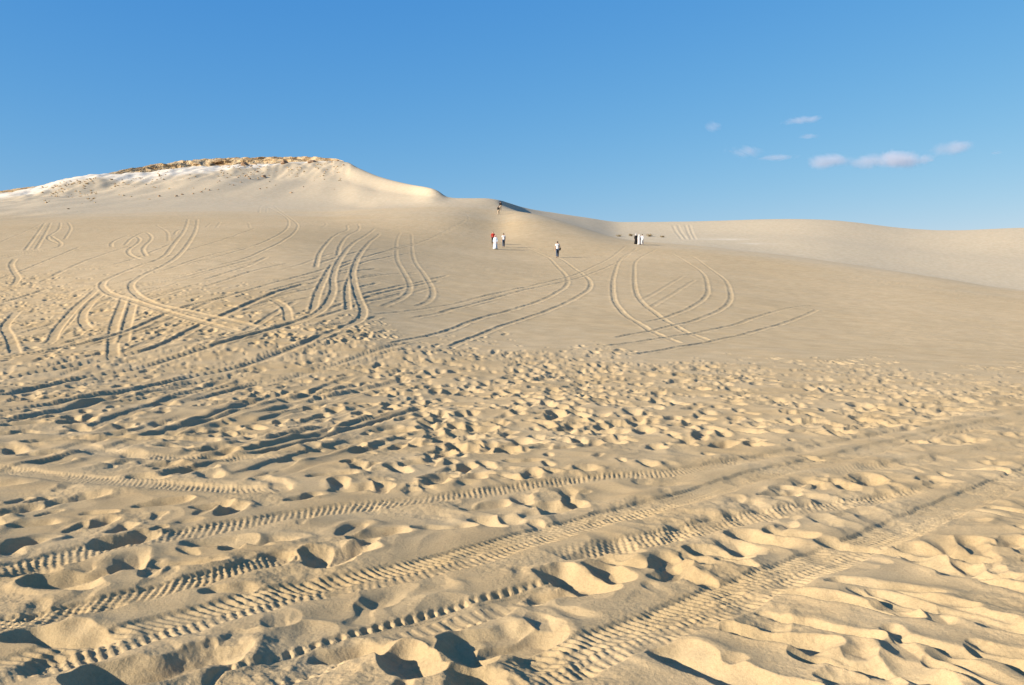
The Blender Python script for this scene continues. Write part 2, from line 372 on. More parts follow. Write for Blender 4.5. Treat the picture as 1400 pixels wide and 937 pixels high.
# the churned left: many short crossing ruts and ploughed ridges
g = np.random.default_rng(77); OLD = []
for q in range(45):
    px = g.uniform(-60, 560); py = g.uniform(np.interp(px, [0, 300, 560], [400, 430, 480]), 640)
    sl = g.choice([-.22, -.30, -.12], p=[.5, .3, .2]) + g.normal(0, .06); L = g.uniform(80, 300) * (py - 330) / 200
    dx = L / math.hypot(1, sl); n_ = 4
    OLD.append(([(px + dx * t, py + sl * dx * t + 3 * math.sin(t * 3 + q)) for t in (-.5, -.17, .17, .5)], dict(w=g.uniform(.18, .36), depth=g.uniform(.012, .035), berm=g.uniform(.012, .035), flat=.5, bw=g.uniform(.1, .2))))
for q in range(70):
    px = g.uniform(0, 560); py = g.uniform(np.interp(px, [0, 300, 560], [345, 350, 350]), 500); sl = -.2 + g.normal(0, .09); dx = g.uniform(60, 190)
    OLD.append(([(px + dx * t, py + sl * dx * t + 4 * math.sin(t * 3 + q)) for t in (-.5, -.17, .17, .5)], [faint, far, deep][q % 3]))
for q, (pts, kw) in enumerate(OLD): rut(pts, seed=q + 400, **kw)
H = np.where(np.abs(H) > .05, np.sign(H) * (.05 + .09 * np.tanh((np.abs(H) - .05) / .09)), H).astype(np.float32)
for q, (pts, kw) in enumerate(FAR): rut(pts, seed=q + 1, **kw)
print('far ruts', time.time() - T0)
# the ploughed-up left foreground, then the newer tyre marks with their tread
N = dict(w=.34, depth=.018, berm=.022, flat=.95, bw=.26)
rut([(-60,570),(60,556),(180,535),(330,515),(480,505),(700,490)], seed=80, w=.3, depth=.03, berm=.04, tread=.006, pitch=.056, flat=.6)
rut([(-60,640),(0,643),(69,653),(206,664),(343,674),(440,672)], seed=81, tread=.007, pitch=.056, style=1, **N)
rut([(80,608),(179,625),(304,628),(420,630)], seed=82, tread=.006, pitch=.056, style=1, **{**N, 'flat': .75})
rut([(-60,868),(0,857),(51,850),(137,829),(240,808),(309,790),(380,765)], seed=83, tread=.008, pitch=.056, style=1, **{**N, 'flat': .7, 'w': .26})
rut([(-80,806),(0,787),(103,757),(240,733),(343,717),(480,694),(577,687),(714,668),(817,655),(920,648),(1007,633),(1150,608),(1300,580),(1460,552)], seed=84, tread=.008, pitch=.056, style=1, **N)
rut([(330,935),(440,900),(543,868),(646,838),(714,820),(800,800)], seed=85, tread=.010, pitch=.075, style=2, **{**N, 'flat': .85})
rut([(690,778),(741,766),(817,752),(920,738),(989,716),(1114,697),(1221,682),(1320,668)], seed=86, tread=.008, pitch=.056, style=1, **{**N, 'flat': .75})
rut([(1000,660),(1100,648),(1200,640),(1320,622),(1460,600)], seed=89, tread=.008, pitch=.056, style=1, **{**N, 'flat': .8})
rut([(-90,955),(34,915),(171,874),(309,839),(394,815),(480,800),(577,783),(714,743),(817,713),(920,688),(1043,650),(1150,627),(1257,600),(1400,570),(1470,556)], seed=87, tread=.009, pitch=.056, style=0, **{**N, 'w': .37})
rut([(640,968),(714,933),(783,905),(851,880),(920,857),(971,834),(1079,788),(1186,748),(1293,700),(1400,655),(1470,627)], seed=88, tread=.009, pitch=.056, style=0, **{**N, 'w': .37,})
print('near ruts', time.time() - T0)

# later footprints on top of the tyre marks (photo positions of the bigger hollows)
BIG = [(90,795,1.5,.4,.10),(245,775,1.5,.1,.06),(300,745,1.4,.1,.07),(365,742,1.3,.5,.09),(310,815,1.0,.3,.06),(215,690,1.3,.5,.09),(20,695,1.4,1.0,.12),(45,712,1.1,.3,.08),
 (285,695,.9,.4,.08),(440,768,1.3,1.9,.09),(470,760,1.2,.8,.08),(515,735,1.4,.6,.10),(605,725,1.4,.1,.05),(600,655,1.2,.7,.09),(645,655,1.1,.7,.08),(480,672,1.3,.3,.09),
 (790,800,1.5,2.2,.10),(835,790,1.4,1.7,.09),(850,775,1.2,2.4,.08),(665,875,1.4,.4,.09),(705,885,1.5,.5,.11),(745,860,1.3,1.9,.06),(640,895,1.2,1.8,.05),(760,815,1.0,.2,.06),
 (470,895,1.1,.3,.09),(245,915,1.5,.7,.13),(180,930,1.2,.4,.10),(560,915,1.1,2.0,.07),(950,910,1.5,2.2,.12),(1040,740,1.4,2.3,.09),(1085,735,1.1,2.6,.06),(985,760,1.2,2.5,.08),
 (920,790,1.2,1.2,.07),(960,800,1.1,2.2,.07),(1010,775,1.0,2.4,.06),(430,605,1.1,.6,.10),(470,610,1.2,.3,.08),(565,640,1.0,.4,.08),(260,645,1.2,.7,.09),(220,640,1.1,.6,.08),
 (110,585,1.6,2.6,.10),(60,620,1.8,.5,.13),(200,655,1.4,2.9,.09),(750,575,1.3,2.3,.10),(780,605,1.5,2.3,.11),(660,590,1.3,2.3,.10),(730,545,1.0,1.8,.07),(820,595,1.1,2.2,.07)]
for q, (px, py, s, ang, dep) in enumerate(BIG):
    wx_, wy_ = unproject(px, py)
    carve(wx_, wy_, .13 * s, .065 * s, ang, dep * .65, .58, .012, 300 + q)
for line, n_ in (([(428,482),(432,512),(437,548),(444,592)], 13), ([(545,520),(572,545),(605,572),(655,608)], 15), ([(700,500),(735,540),(790,600)], 9)):
    la = np.array(line, float); tt = np.linspace(0, len(la) - 1, n_)
    for q, t in enumerate(tt):
        k_ = min(int(t), len(la) - 2); p_ = la[k_] + (la[k_ + 1] - la[k_]) * (t - k_) + g.normal(0, 2.0, 2)
        wx_, wy_ = unproject(*p_); carve(wx_, wy_, .16, .06, 1.6 + g.normal(0, .2), g.uniform(.04, .08), .75, .012, 900 + q)
# wind-cut ridges in the near right: long grooves running down to the right
g = np.random.default_rng(55)
for q in range(45):
    px, py = g.uniform(1000, 1480), g.uniform(640, 960)
    if py < 1010 - .72 * (px - 560) * .9 + 130 and px < 1400 - (py - 660) * 1.45 + 150: continue
    wx_, wy_ = unproject(px, py)
    carve(wx_, wy_, g.uniform(.25, .55), g.uniform(.03, .06), -.80 + g.normal(0, .22), g.uniform(.02, .045), g.uniform(.38, .6), .012, 700 + q)
stamp_prints(90, 9, 3.6, 24, .9, .9)

# dry sand slides: limit the slope between neighbours
def settle(n, tan, imax):
    dr = np.diff(RR[:imax])[:, None].astype(np.float32); dp = (np.diff(PH)[None, :] * RR[:imax, None]).astype(np.float32)
    h = H[:imax]
    for _ in range(n):
        d = h[1:] - h[:-1]; ex = np.sign(d) * np.maximum(np.abs(d) - tan * dr, 0) * .24
        h[1:] -= ex; h[:-1] += ex
        d = h[:, 1:] - h[:, :-1]; ex = np.sign(d) * np.maximum(np.abs(d) - tan * dp, 0) * .24
        h[:, 1:] -= ex; h[:, :-1] += ex
settle(8, .85, ni)
# crust and crumbs: fine unevenness of trodden sand
i2 = int(np.searchsorted(RR, 16)); xs, ys, ch = X[:i2], Y[:i2], CH[:i2]
rough = np.clip(.5 + 1.2 * gnoise(xs * 1.1, ys * 1.1, 61), 0, 1)
H[:i2] += .0045 * rough ** 2 * fbm(xs * 14, ys * 14, 2, 62) + .0016 * gnoise(xs * 45, ys * 45, 64) * rough
# smooth plain: low wind drift and ripples, and old trodden patches
i0 = int(np.searchsorted(RR, 18)); xs, ys = X[i0:], Y[i0:]; pl = (1 - CH[i0:]) * (YI[i0:] > 262)
H[i0:] += .035 * fbm(xs * .16, ys * .22, 2, 71) * pl + .012 * gnoise(xs * .9, ys * 1.4, 72) * pl * (YI[i0:] > 330)
H[i0:] += .028 * (np.abs(gnoise(xs * 1.9, ys * 1.6, 73)) ** 2) * pl * sstep(.1, .5, gnoise(xs * .06, ys * .06, 74) + .35 * sstep(560, 100, XI[i0:]))
print('relief', time.time() - T0)

# the mesa: gullies, ledges and bands of chalk below the cap
hill = sstep(0, 40, 520 - XI) * sstep(120, 160, RR)[:, None] * (Y > 0)
top = K[12][None, :]                                     # crest line in the photo at each bearing
below = np.where(Y > 0, (ZB - (EYE + K[11][None, :] * (HY - top) / F - .85 * np.interp(ximg, *CAPT)[None, :])), -99)   # metres under the crest
behind = Y > K[11][None, :] + 2
ledge = hill * sstep(-26, -6, below) * sstep(500, 440, XI)
H += (ledge * (.5 * gnoise(X * .16, Y * .05, 41) + .35 * gnoise(X * .5, Y * .2, 42) * sstep(-14, -5, below))).astype(np.float32)
H += (hill * .6 * gnoise(X * .035 + .3 * gnoise(X * .02, Y * .02, 47), Y * .03, 43) * sstep(-30, -12, below) * (1 - sstep(-9, -4, below))).astype(np.float32)
Z = ZB + H
Z[:, -1] = Z[:, 0]

# masks that say what the ground is made of
n1 = fbm(X * .045, Y * .09, 3, 44); n3 = gnoise(X * .25, Y * .3, 45)
chalk_lo = np.interp(XI, [-200, 0, 60, 140, 200, 260, 330, 400, 450], [-4, -4.5, -4, -3, -6, -6.5, -4, -1.5, -.2])
chalk = hill * sstep(-1.6, .6, below - chalk_lo + 1.1 * n1) * (1 - sstep(440, 475, XI)) * (~behind)
chalk2 = hill * sstep(.25, .6, n1 + .2 * n3) * sstep(-15, -12.5, below + n1) * (1 - sstep(-10.5, -8, below + n1)) * sstep(190, 230, XI) * (1 - sstep(300, 350, XI)) * .8
capk = hill * (sstep(-.7, .2, below + .6 * n3 + .3 * n1) * sstep(-80, 40, XI + 60) * (1 - sstep(455, 474, XI)) * (~behind) + behind * (1 - sstep(470, 500, XI)))
far_patch = sstep(.25, .55, gnoise(X * .035, Y * .11, 48)) * (np.exp(-((XI - 990) / 55) ** 2 - ((YI - 331) / 3.2) ** 2) + .7 * np.exp(-((XI - 1140) / 25) ** 2 - ((YI - 355.5) / 1.8) ** 2)) * (RR > 150)[:, None]
CHALK = np.clip(np.maximum(np.maximum(chalk, chalk2), far_patch), 0, 1).astype(np.float32)
CAP = np.clip(capk, 0, 1).astype(np.float32)
TROD = (CH * np.clip(.75 + .5 * gnoise(X * .6, Y * .6, 49), 0, 1)).astype(np.float32)
DRIFT = (sstep(-35, 30, Y - K[5][None, :] + 14 * n1) * (Y > 0)).astype(np.float32)
print('masks', time.time() - T0)

# ------------------------------------------------------------------ materials
def mat(name, rough=.9):
    m = bpy.data.materials.new(name); m.use_nodes = True
    b = m.node_tree.nodes['Principled BSDF']; b.inputs['Roughness'].default_value = rough
    b.inputs['Specular IOR Level'].default_value = .15
    return m, m.node_tree.nodes, m.node_tree.links, b
def ramp(nt, stops):
    r = nt.new('ShaderNodeValToRGB'); e = r.color_ramp.elements
    e[0].position, e[0].color = stops[0][0], (*stops[0][1], 1); e[1].position, e[1].color = stops[-1][0], (*stops[-1][1], 1)
    for p, c in stops[1:-1]:
        k = e.new(p); k.color = (*c, 1)
    return r
def noise(nt, nl, co, scale, detail=4, rough=.55, dist=0):
    n = nt.new('ShaderNodeTexNoise'); n.inputs['Scale'].default_value = scale; n.inputs['Detail'].default_value = detail
    n.inputs['Roughness'].default_value = rough; n.inputs['Distortion'].default_value = dist
    nl.new(co, n.inputs['Vector']); return n
def mix(nt, nl, fac, a, b, mode='MIX'):
    m = nt.new('ShaderNodeMix'); m.data_type = 'RGBA'; m.blend_type = mode
    if isinstance(fac, float): m.inputs[0].default_value = fac
    else: nl.new(fac, m.inputs[0])
    for s, v in ((6, a), (7, b)):
        if isinstance(v, tuple): m.inputs[s].default_value = (*v, 1)
        else: nl.new(v, m.inputs[s])
    return m.outputs[2]

SAND, nt, nl, bs = mat('dry_sand', .95)
geo = nt.new('ShaderNodeNewGeometry'); P = geo.outputs['Position']
bigv = noise(nt, nl, P, .05, 3); midv = noise(nt, nl, P, 1.3, 4); grain = noise(nt, nl, P, 260, 2, .7)
c0 = ramp(nt, [(.3, (.442, .330, .182)), (.7, (.498, .377, .218))]); nl.new(bigv.outputs[0], c0.inputs[0])
c1 = ramp(nt, [(.35, (.88, .86, .82)), (.65, (1.0, 1.0, 1.0))]); nl.new(midv.outputs[0], c1.inputs[0])
c2 = ramp(nt, [(.25, (.80, .78, .74)), (.5, (1, 1, 1)), (.75, (1.1, 1.1, 1.1))]); nl.new(grain.outputs[0], c2.inputs[0])
col = mix(nt, nl, 1.0, c0.outputs[0], c1.outputs[0], 'MULTIPLY'); col = mix(nt, nl, 1.0, col, c2.outputs[0], 'MULTIPLY')
c3 = ramp(nt, [(.3, (.86, .85, .83)), (.5, (1, 1, 1)), (.7, (1.06, 1.06, 1.06))]); nl.new(noise(nt, nl, P, 42, 4, .7).outputs[0], c3.inputs[0]); col = mix(nt, nl, 1.0, col, c3.outputs[0], 'MULTIPLY')
att = nt.new('ShaderNodeAttribute'); att.attribute_name = 'trodden'  # churned-up sand from below the dry skin is a deeper yellow
col = mix(nt, nl, att.outputs['Fac'], col, mix(nt, nl, 1.0, col, (.98, .94, .86), 'MULTIPLY'))
at0 = nt.new('ShaderNodeAttribute'); at0.attribute_name = 'drift'      # clean blown sand on the dunes is paler than the trodden plain
col = mix(nt, nl, at0.outputs['Fac'], col, mix(nt, nl, 1.0, (.468, .385, .258), c1.outputs[0], 'MULTIPLY'))
at = nt.new('ShaderNodeAttribute'); at.attribute_name = 'chalk'
ck = ramp(nt, [(.35, (.53, .45, .33)), (.65, (.68, .62, .50))]); nl.new(noise(nt, nl, P, .9, 4).outputs[0], ck.inputs[0])
col = mix(nt, nl, at.outputs['Fac'], col, ck.outputs[0])
at2 = nt.new('ShaderNodeAttribute'); at2.attribute_name = 'cap'
cp = ramp(nt, [(.32, (.16, .10, .06)), (.45, (.34, .23, .12)), (.55, (.43, .33, .20)), (.72, (.50, .42, .29))]); nl.new(noise(nt, nl, P, .55, 5, .65).outputs[0], cp.inputs[0])
col = mix(nt, nl, at2.outputs['Fac'], col, cp.outputs[0])
nl.new(col, bs.inputs['Base Color']); bs.inputs['Diffuse Roughness'].default_value = 0.12
b1 = nt.new('ShaderNodeBump'); b1.inputs['Strength'].default_value = .6; b1.inputs['Distance'].default_value = .010
nl.new(noise(nt, nl, P, 55, 5, .7).outputs[0], b1.inputs['Height'])
nl.new(b1.outputs[0], bs.inputs['Normal'])

ROCK, nt, nl, bs = mat('cap_rock', .92)
geo = nt.new('ShaderNodeNewGeometry'); P = geo.outputs['Position']
cp = ramp(nt, [(.30, (.13, .085, .05)), (.42, (.27, .18, .09)), (.50, (.40, .28, .14)), (.60, (.47, .36, .21)), (.75, (.30, .19, .10))])
nl.new(noise(nt, nl, P, .30, 5, .62, .4).outputs[0], cp.inputs[0]); nl.new(cp.outputs[0], bs.inputs['Base Color'])
b1 = nt.new('ShaderNodeBump'); b1.inputs['Strength'].default_value = .8; b1.inputs['Distance'].default_value = .3
nl.new(noise(nt, nl, P, 1.6, 6, .7).outputs[0], b1.inputs['Height']); nl.new(b1.outputs[0], bs.inputs['Normal'])

BOULD, nt, nl, bs = mat('boulder_rock', .9)
geo = nt.new('ShaderNodeNewGeometry'); P = geo.outputs['Position']
cp = ramp(nt, [(.3, (.14, .09, .06)), (.55, (.30, .20, .12)), (.75, (.45, .34, .22))])
nl.new(noise(nt, nl, P, 1.1, 5, .65).outputs[0], cp.inputs[0]); nl.new(cp.outputs[0], bs.inputs['Base Color'])

def plain(name, c, rough=.85, var=.18, scale=18):
    m, nt, nl, b = mat(name, rough)
    tc = nt.new('ShaderNodeTexCoord')
    r = ramp(nt, [(.3, tuple(v * (1 - var) for v in c)), (.7, tuple(min(1, v * (1 + var * .5)) for v in c))])
    nl.new(noise(nt, nl, tc.outputs['Object'], scale, 3).outputs[0], r.inputs[0]); nl.new(r.outputs[0], b.inputs['Base Color'])
    return m

# ------------------------------------------------------------------ the sheets of ground
pos = np.stack([X, Y, Z], -1).reshape(-1, 3).astype(np.float32)
NPW = NP  # columns; the last bearing joins the first
ii, jj = np.meshgrid(np.arange(NR - 1), np.arange(NP), indexing='ij')
jn = (jj + 1) % NP
quads = np.stack([ii * NP + jj, (ii + 1) * NP + jj, (ii + 1) * NP + jn, ii * NP + jn], -1)
Dq = (RR[:-1, None] * cosp[None, :])
edge = K[5][None, :]
infront = (np.abs(PH) < 1.0)[None, :]
reg = np.zeros((NR - 1, NP), int)
isfar = (Dq > edge + 2) & infront
reg[isfar & (ximg[None, :] < 596)] = 1
reg[isfar & (ximg[None, :] >= 596)] = 2
def sheet(name, sel, label):
    q = quads[sel].reshape(-1, 4)
    used = np.unique(q); remap = np.full(NR * NP, -1, np.int64); remap[used] = np.arange(len(used))
    q = remap[q].astype(np.int32)
    me = bpy.data.meshes.new(name)
    me.vertices.add(len(used)); me.vertices.foreach_set('co', pos[used].ravel())
    me.loops.add(q.size); me.loops.foreach_set('vertex_index', q[:, ::-1].ravel())
    me.polygons.add(len(q)); me.polygons.foreach_set('loop_start', np.arange(0, q.size, 4, dtype=np.int32))
    me.polygons.foreach_set('use_smooth', np.ones(len(q), bool))
    for an, arr in (('chalk', CHALK), ('cap', CAP), ('drift', DRIFT), ('trodden', TROD)):
        a = me.attributes.new(an, 'FLOAT', 'POINT'); a.data.foreach_set('value', arr.reshape(-1)[used])
    me.update(calc_edges=True)
    if me.polygons[0].normal.z < 0: me.flip_normals()
    me.materials.append(SAND)
    o = bpy.data.objects.new(name, me); COL.objects.link(o)
    return tag(o, label, kind='structure')
sheet('ground', reg == 0, 'pale yellow sand plain covered with footprints and tyre tracks')
sheet('hill', reg == 1, 'sandy hill with a white chalk band under its rocky top')
sheet('dune', reg == 2, 'smooth pale dunes beyond the edge of the plain')
print('sheets', time.time() - T0)

def ground_z(x, y):
    r = math.hypot(x, y); p = math.atan2(x, y)
    i = int(np.clip(np.searchsorted(RR, r) - 1, 0, NR - 2)); j = int(np.clip(np.searchsorted(PH, p) - 1, 0, NP - 2))
    a = (r - RR[i]) / (RR[i+1] - RR[i]); b = (p - PH[j]) / (PH[j+1] - PH[j])
    return float((Z[i, j] * (1-b) + Z[i, j+1] * b) * (1-a) + (Z[i+1, j] * (1-b) + Z[i+1, j+1] * b) * a)
def on_ground(px, py):
    x, y = unproject(px, py); return x, y, ground_z(x, y)

# ------------------------------------------------------------------ rock cap along the hill top
def mesh_obj(name, verts, faces, m, parent=None, smooth=True):
    me = bpy.data.meshes.new(name); me.from_pydata([tuple(v) for v in verts], [], faces); me.update()
    if smooth: me.polygons.foreach_set('use_smooth', np.ones(len(me.polygons), bool))
    me.materials.append(m); o = bpy.data.objects.new(name, me); COL.objects.link(o)
    if parent: o.parent = parent
    return o
def rock_ledge(x0, x1, n, thick, label, name='rock_ledge', lift=.2):
    xs_ = np.linspace(x0, x1, n); vs_ = []; m = 26
    for k, x in enumerate(xs_):
        Dc = np.interp(x, ximg[56:-56], K[11][56:-56]); yc = np.interp(x, ximg[56:-56], K[12][56:-56])
        zc = EYE + Dc * (HY - yc) / F; u = (x - CX) / F
        e = min(1, (k + .5) / 6, (n - k - .5) / 6) ; t = np.interp(x, thick[0], thick[1]) * e + .05
        e2 = lift * e + (-.5) * (1 - e)
        prof = [(-1.9*t-1.2, -1.5*t-.4), (-1.5*t-.6, -.98*t), (-1.35*t-.3, -.78*t), (-1.1*t-.5, -.66*t), (-.95*t-.1, -.52*t), (-.75*t-.4, -.40*t), (-.6*t, -.22*t), (-.35*t-.2, -.08*t), (1.5, e2), (5, e2*.9), (9, e2*.3-.4), (13, -2.5 - t)]
        pd = np.linspace(0, len(prof) - 1, m)
        for p in pd:
            a = int(min(p, len(prof) - 2)); f = p - a
            dD = prof[a][0]*(1-f) + prof[a+1][0]*f; dz = prof[a][1]*(1-f) + prof[a+1][1]*f
            D = Dc + dD; vs_.append((u * D, D, zc + dz))
    V = np.array(vs_); L = V[:, 0]; Hh = V[:, 2] * 1.6 + V[:, 1]
    d = .8 * gnoise(L * .16, Hh * .25, 201) + .35 * gnoise(L * .5, Hh * .6, 202) + .12 * (np.abs(gnoise(L * 1.2, Hh * 1.6, 203)))
    amp = np.interp(V[:, 0] / V[:, 1] * F + CX, thick[0], thick[1]) / 2.2 + .1
    V[:, 1] -= d * amp; V[:, 2] += (.30 * gnoise(L * .3 + 5, Hh * .3, 204) + .10 * gnoise(L * 1.3, Hh * 1.3, 205)) * amp * .8
    fs = [(i*m+j, (i+1)*m+j, (i+1)*m+j+1, i*m+j+1) for i in range(n-1) for j in range(m-1)]
    o = mesh_obj(name, V, fs, ROCK, smooth=False)
    return tag(o, label, 'rock ledge')
rock_ledge(142, 474, 520, CAPT, 'ochre and brown rock ledge capping the flat top of the sand hill')
rock_ledge(-60, 66, 220, CAPT, 'low reddish brown rock ledge on the shoulder of the hill', lift=.3)

def boulder_mesh(seed, sq):
    bm = bmesh.new(); bmesh.ops.create_icosphere(bm, subdivisions=3, radius=1)
    g = np.random.default_rng(seed); pl_ = g.normal(size=(9, 3)); pl_ /= np.linalg.norm(pl_, axis=1)[:, None]; dd = g.uniform(.55, .9, 9)
    for v in bm.verts:
        c = np.array(v.co)
        for n_, d_ in zip(pl_, dd):
            k = c @ n_
            if k > d_: c = c - n_ * (k - d_) * .9
        c *= 1 + .08 * float(gnoise(np.array([c[0] * 3 + seed]), np.array([c[1] * 3 + c[2] * 2]), seed)[0])
        v.co = Vector((c[0], c[1], c[2] * sq))
    me = bpy.data.meshes.new('boulder'); bm.to_mesh(me); bm.free(); me.materials.append(BOULD); return me
BM = [boulder_mesh(s, q) for s, q in ((1, .75), (2, .6), (3, .85), (4, .55), (5, .7))]
BL = [  # photo x, y of the foot, width in photo pixels, label
 (363,241,8,'big dark brown boulder on the sand slope under the ledge'), (399,264,5,'brown boulder alone low on the bare sand slope'),
 (220,269,4,'small brown rock at the chalk end of the row of rocks'),(243,269,4.5,None),(251,267,4,None),(266,266,3,None),(277,264,3.5,None),(288,262,3,None),(300,261,2.5,None),
 (354,236,4,None),(343,247,4.5,None),(327,246,3.5,None),(357,260,3,None),(339,240,3.5,None),(416,256,3,None),(331,252,3,None),(302,252,3,None),(321,256,2.6,None),(370,250,2.6,None),
 (391,226,11,'wide brown boulder breaking out of the ledge'),(337,228,12,'large dark boulder added as the overhang shadow above the white chalk'),(428,224,12,'long low dark slab added as the overhang shade under the end of the ledge'),  # second boulder and the slab are added shapes for the overhangs' shadow
 (347,218,6,None),(320,219,4,None),(383,217,5,None),(420,217.5,5,None),(438,217.5,5,None),(455,219.5,8,'dark rock at the very tip of the ledge'),(463,222,5,None),(471,227,4,'small dark rock just below the tip of the ledge'),(200,230,4,None),(225,226,4,None),(270,222,5,None)]
def rock(px, py, wpx, q, label, group):
    x, y, z = on_ground(px, py); s = wpx * math.hypot(x, y) / F / 2
    o = bpy.data.objects.new('boulder', BM[q % 5]); COL.objects.link(o)
    o.location = (x, y, z + s * .12); o.scale = (s, s * .9, s * .95); o.rotation_euler = (random.uniform(-.2, .2), random.uniform(-.2, .2), random.uniform(0, 6.28))
    tag(o, label, 'rock', group); return o
for q, (px, py, w_, lb) in enumerate(BL):
    if lb: rock(px, py, w_, q, lb, 'rocks on the hill')
    elif py < 232: rock(px, py, w_, q, 'dark brown rock sitting along the rim of the hill top', 'rocks along the rim')
    elif px < 310: rock(px, py, w_, q, 'small brown rock in the row of rocks below the chalk band', 'row of rocks below the chalk')
    else: rock(px, py, w_, q, 'small brown rock fallen on the slope between ledge and plain', 'rocks fallen on the slope')
# loose rubble, too small to count
g = np.random.default_rng(31); rv = []; rf = []
oct_v = np.array([(1,0,0),(0,1,0),(-1,0,0),(0,-1,0),(0,0,.8),(0,0,-.8)], float); oct_f = [(0,1,4),(1,2,4),(2,3,4),(3,0,4),(1,0,5),(2,1,5),(3,2,5),(0,3,5)]
for k in range(900):
    px = g.uniform(60, 470); t = g.uniform(0, 1) ** 1.5
    yc = float(np.interp(px, PROF[:, 0], PROF[:, 13])); py = yc + 3 + t * g.uniform(8, 45)
    if float(gnoise(np.array([px * .03]), np.array([py * .07]), 12)[0]) < -.05: continue
    x, y, z = on_ground(px, py); s = g.uniform(.12, .42)
    b0 = len(rv); A = oct_v * s * g.uniform(.7, 1.3, (6, 3)) * np.array([1, 1, .7]); a = g.uniform(0, 6.28)
    A = A @ np.array([[math.cos(a), math.sin(a), 0], [-math.sin(a), math.cos(a), 0], [0, 0, 1]])
    rv += list(A + np.array([x, y, z + s * .1])); rf += [tuple(b0 + i for i in f) for f in oct_f]
tag(mesh_obj('rubble', rv, rf, ROCK, smooth=False), 'scattered small stones on the slope below the rock ledge', 'rubble', kind='stuff')
print('rocks', time.time() - T0)

# ------------------------------------------------------------------ dry shrubs in the hollow
WOOD = plain('dry_twig', (.30, .22, .13)); LEAF = plain('dry_leaf', (.30, .23, .13), var=.4)
def shrub(px, py, wpx, label, seed):
    g = np.random.default_rng(seed); x, y, z = on_ground(px, py); s = wpx * math.hypot(x, y) / F / 2
    root = bpy.data.objects.new('dry_shrub', None); COL.objects.link(root); root.location = (x, y, z - .05)
    tag(root, label, 'shrub', 'dry shrubs')
    V = []; Fc = []; LV = []; LF = []
    for k in range(26):
        a = g.uniform(0, 6.28); rad = s * g.uniform(.4, 1); top_ = np.array([rad * math.cos(a), rad * math.sin(a), s * g.uniform(.35, .75)])
        w = .012 + .01 * s; side = np.array([-math.sin(a), math.cos(a), 0]) * w; b0 = len(V)
        midp = top_ * np.array([.45, .45, .65])
        for p, f in ((np.zeros(3), 1), (midp, .7), (top_, .25)):
            V += [p + side * f, p - side * f * .5 + np.array([0, 0, w * f]), p - side * f * .5 - np.array([0, 0, w * f])]
        for c in (0, 3):
            for e in range(3): Fc.append((b0+c+e, b0+c+(e+1) % 3, b0+c+3+(e+1) % 3, b0+c+3+e))
        for l in range(16):
            f = g.uniform(.4, 1.05); p = top_ * f + g.normal(0, .09 * s, 3); p[2] = max(p[2], .03); q = g.normal(0, 1, (3, 3)) * .07 * s; b1_ = len(LV)
            LV += [p + q[0], p + q[1], p + q[2]]; LF.append((b1_, b1_ + 1, b1_ + 2))
    mesh_obj('stem', V, Fc, WOOD, root); mesh_obj('foliage', LV, LF, LEAF, root, smooth=False)
shrub(846, 324, 8, 'low dry brown shrub, the one closest to the high dune ridge', 1)
shrub(862, 323.5, 9, 'low dry shrub in the hollow beside the person in black', 2)
shrub(887, 324, 10, 'low dry shrub in the hollow beside the white robed person', 3)
shrub(905, 325, 7, 'low dry shrub in the hollow close to the wheel marks on the far dune', 4)
shrub(155, 247, 5, 'small grey green shrub alone on the chalk shoulder of the hill', 5)

# ------------------------------------------------------------------ people
SKIN = plain('skin', (.50, .29, .19), .6); HAIR = plain('dark_hair', (.025, .018, .014), .6)
CL = {k: plain('cloth_' + k, c) for k, c in dict(white=(.64, .64, .63), palewhite=(.54, .60, .64), red=(.36, .03, .022), black=(.012, .011, .011), denim=(.045, .065, .10), grey=(.50, .48, .46), sand=(.46, .37, .25), dark=(.03, .024, .02), leather=(.015, .014, .013), pink=(.62, .34, .30)).items()}
dg = None
def skin_mesh(name, verts, edges, radii, root=0, sub=2):
    me = bpy.data.meshes.new(name); me.from_pydata(verts, edges, [])
    o = bpy.data.objects.new(name, me); COL.objects.link(o)
    o.modifiers.new('skin', 'SKIN'); s = o.modifiers.new('sub', 'SUBSURF'); s.levels = s.render_levels = sub
    for i, rd in enumerate(radii):
        rd = rd if isinstance(rd, tuple) else (rd, rd); me.skin_vertices[0].data[i].radius = rd
        me.skin_vertices[0].data[i].use_root = (i == root)
    d = bpy.context.evaluated_depsgraph_get(); d.update()
    out = bpy.data.meshes.new_from_object(o.evaluated_get(d)); bpy.data.objects.remove(o); bpy.data.meshes.remove(me)
    out.name = name; out.polygons.foreach_set('use_smooth', np.ones(len(out.polygons), bool)); return out
def blob(bm, c, r, seg=10):
    bmesh.ops.create_uvsphere(bm, u_segments=seg, v_segments=seg - 2, radius=1, matrix=Matrix.Translation(c) @ Matrix.Diagonal((*r, 1)))
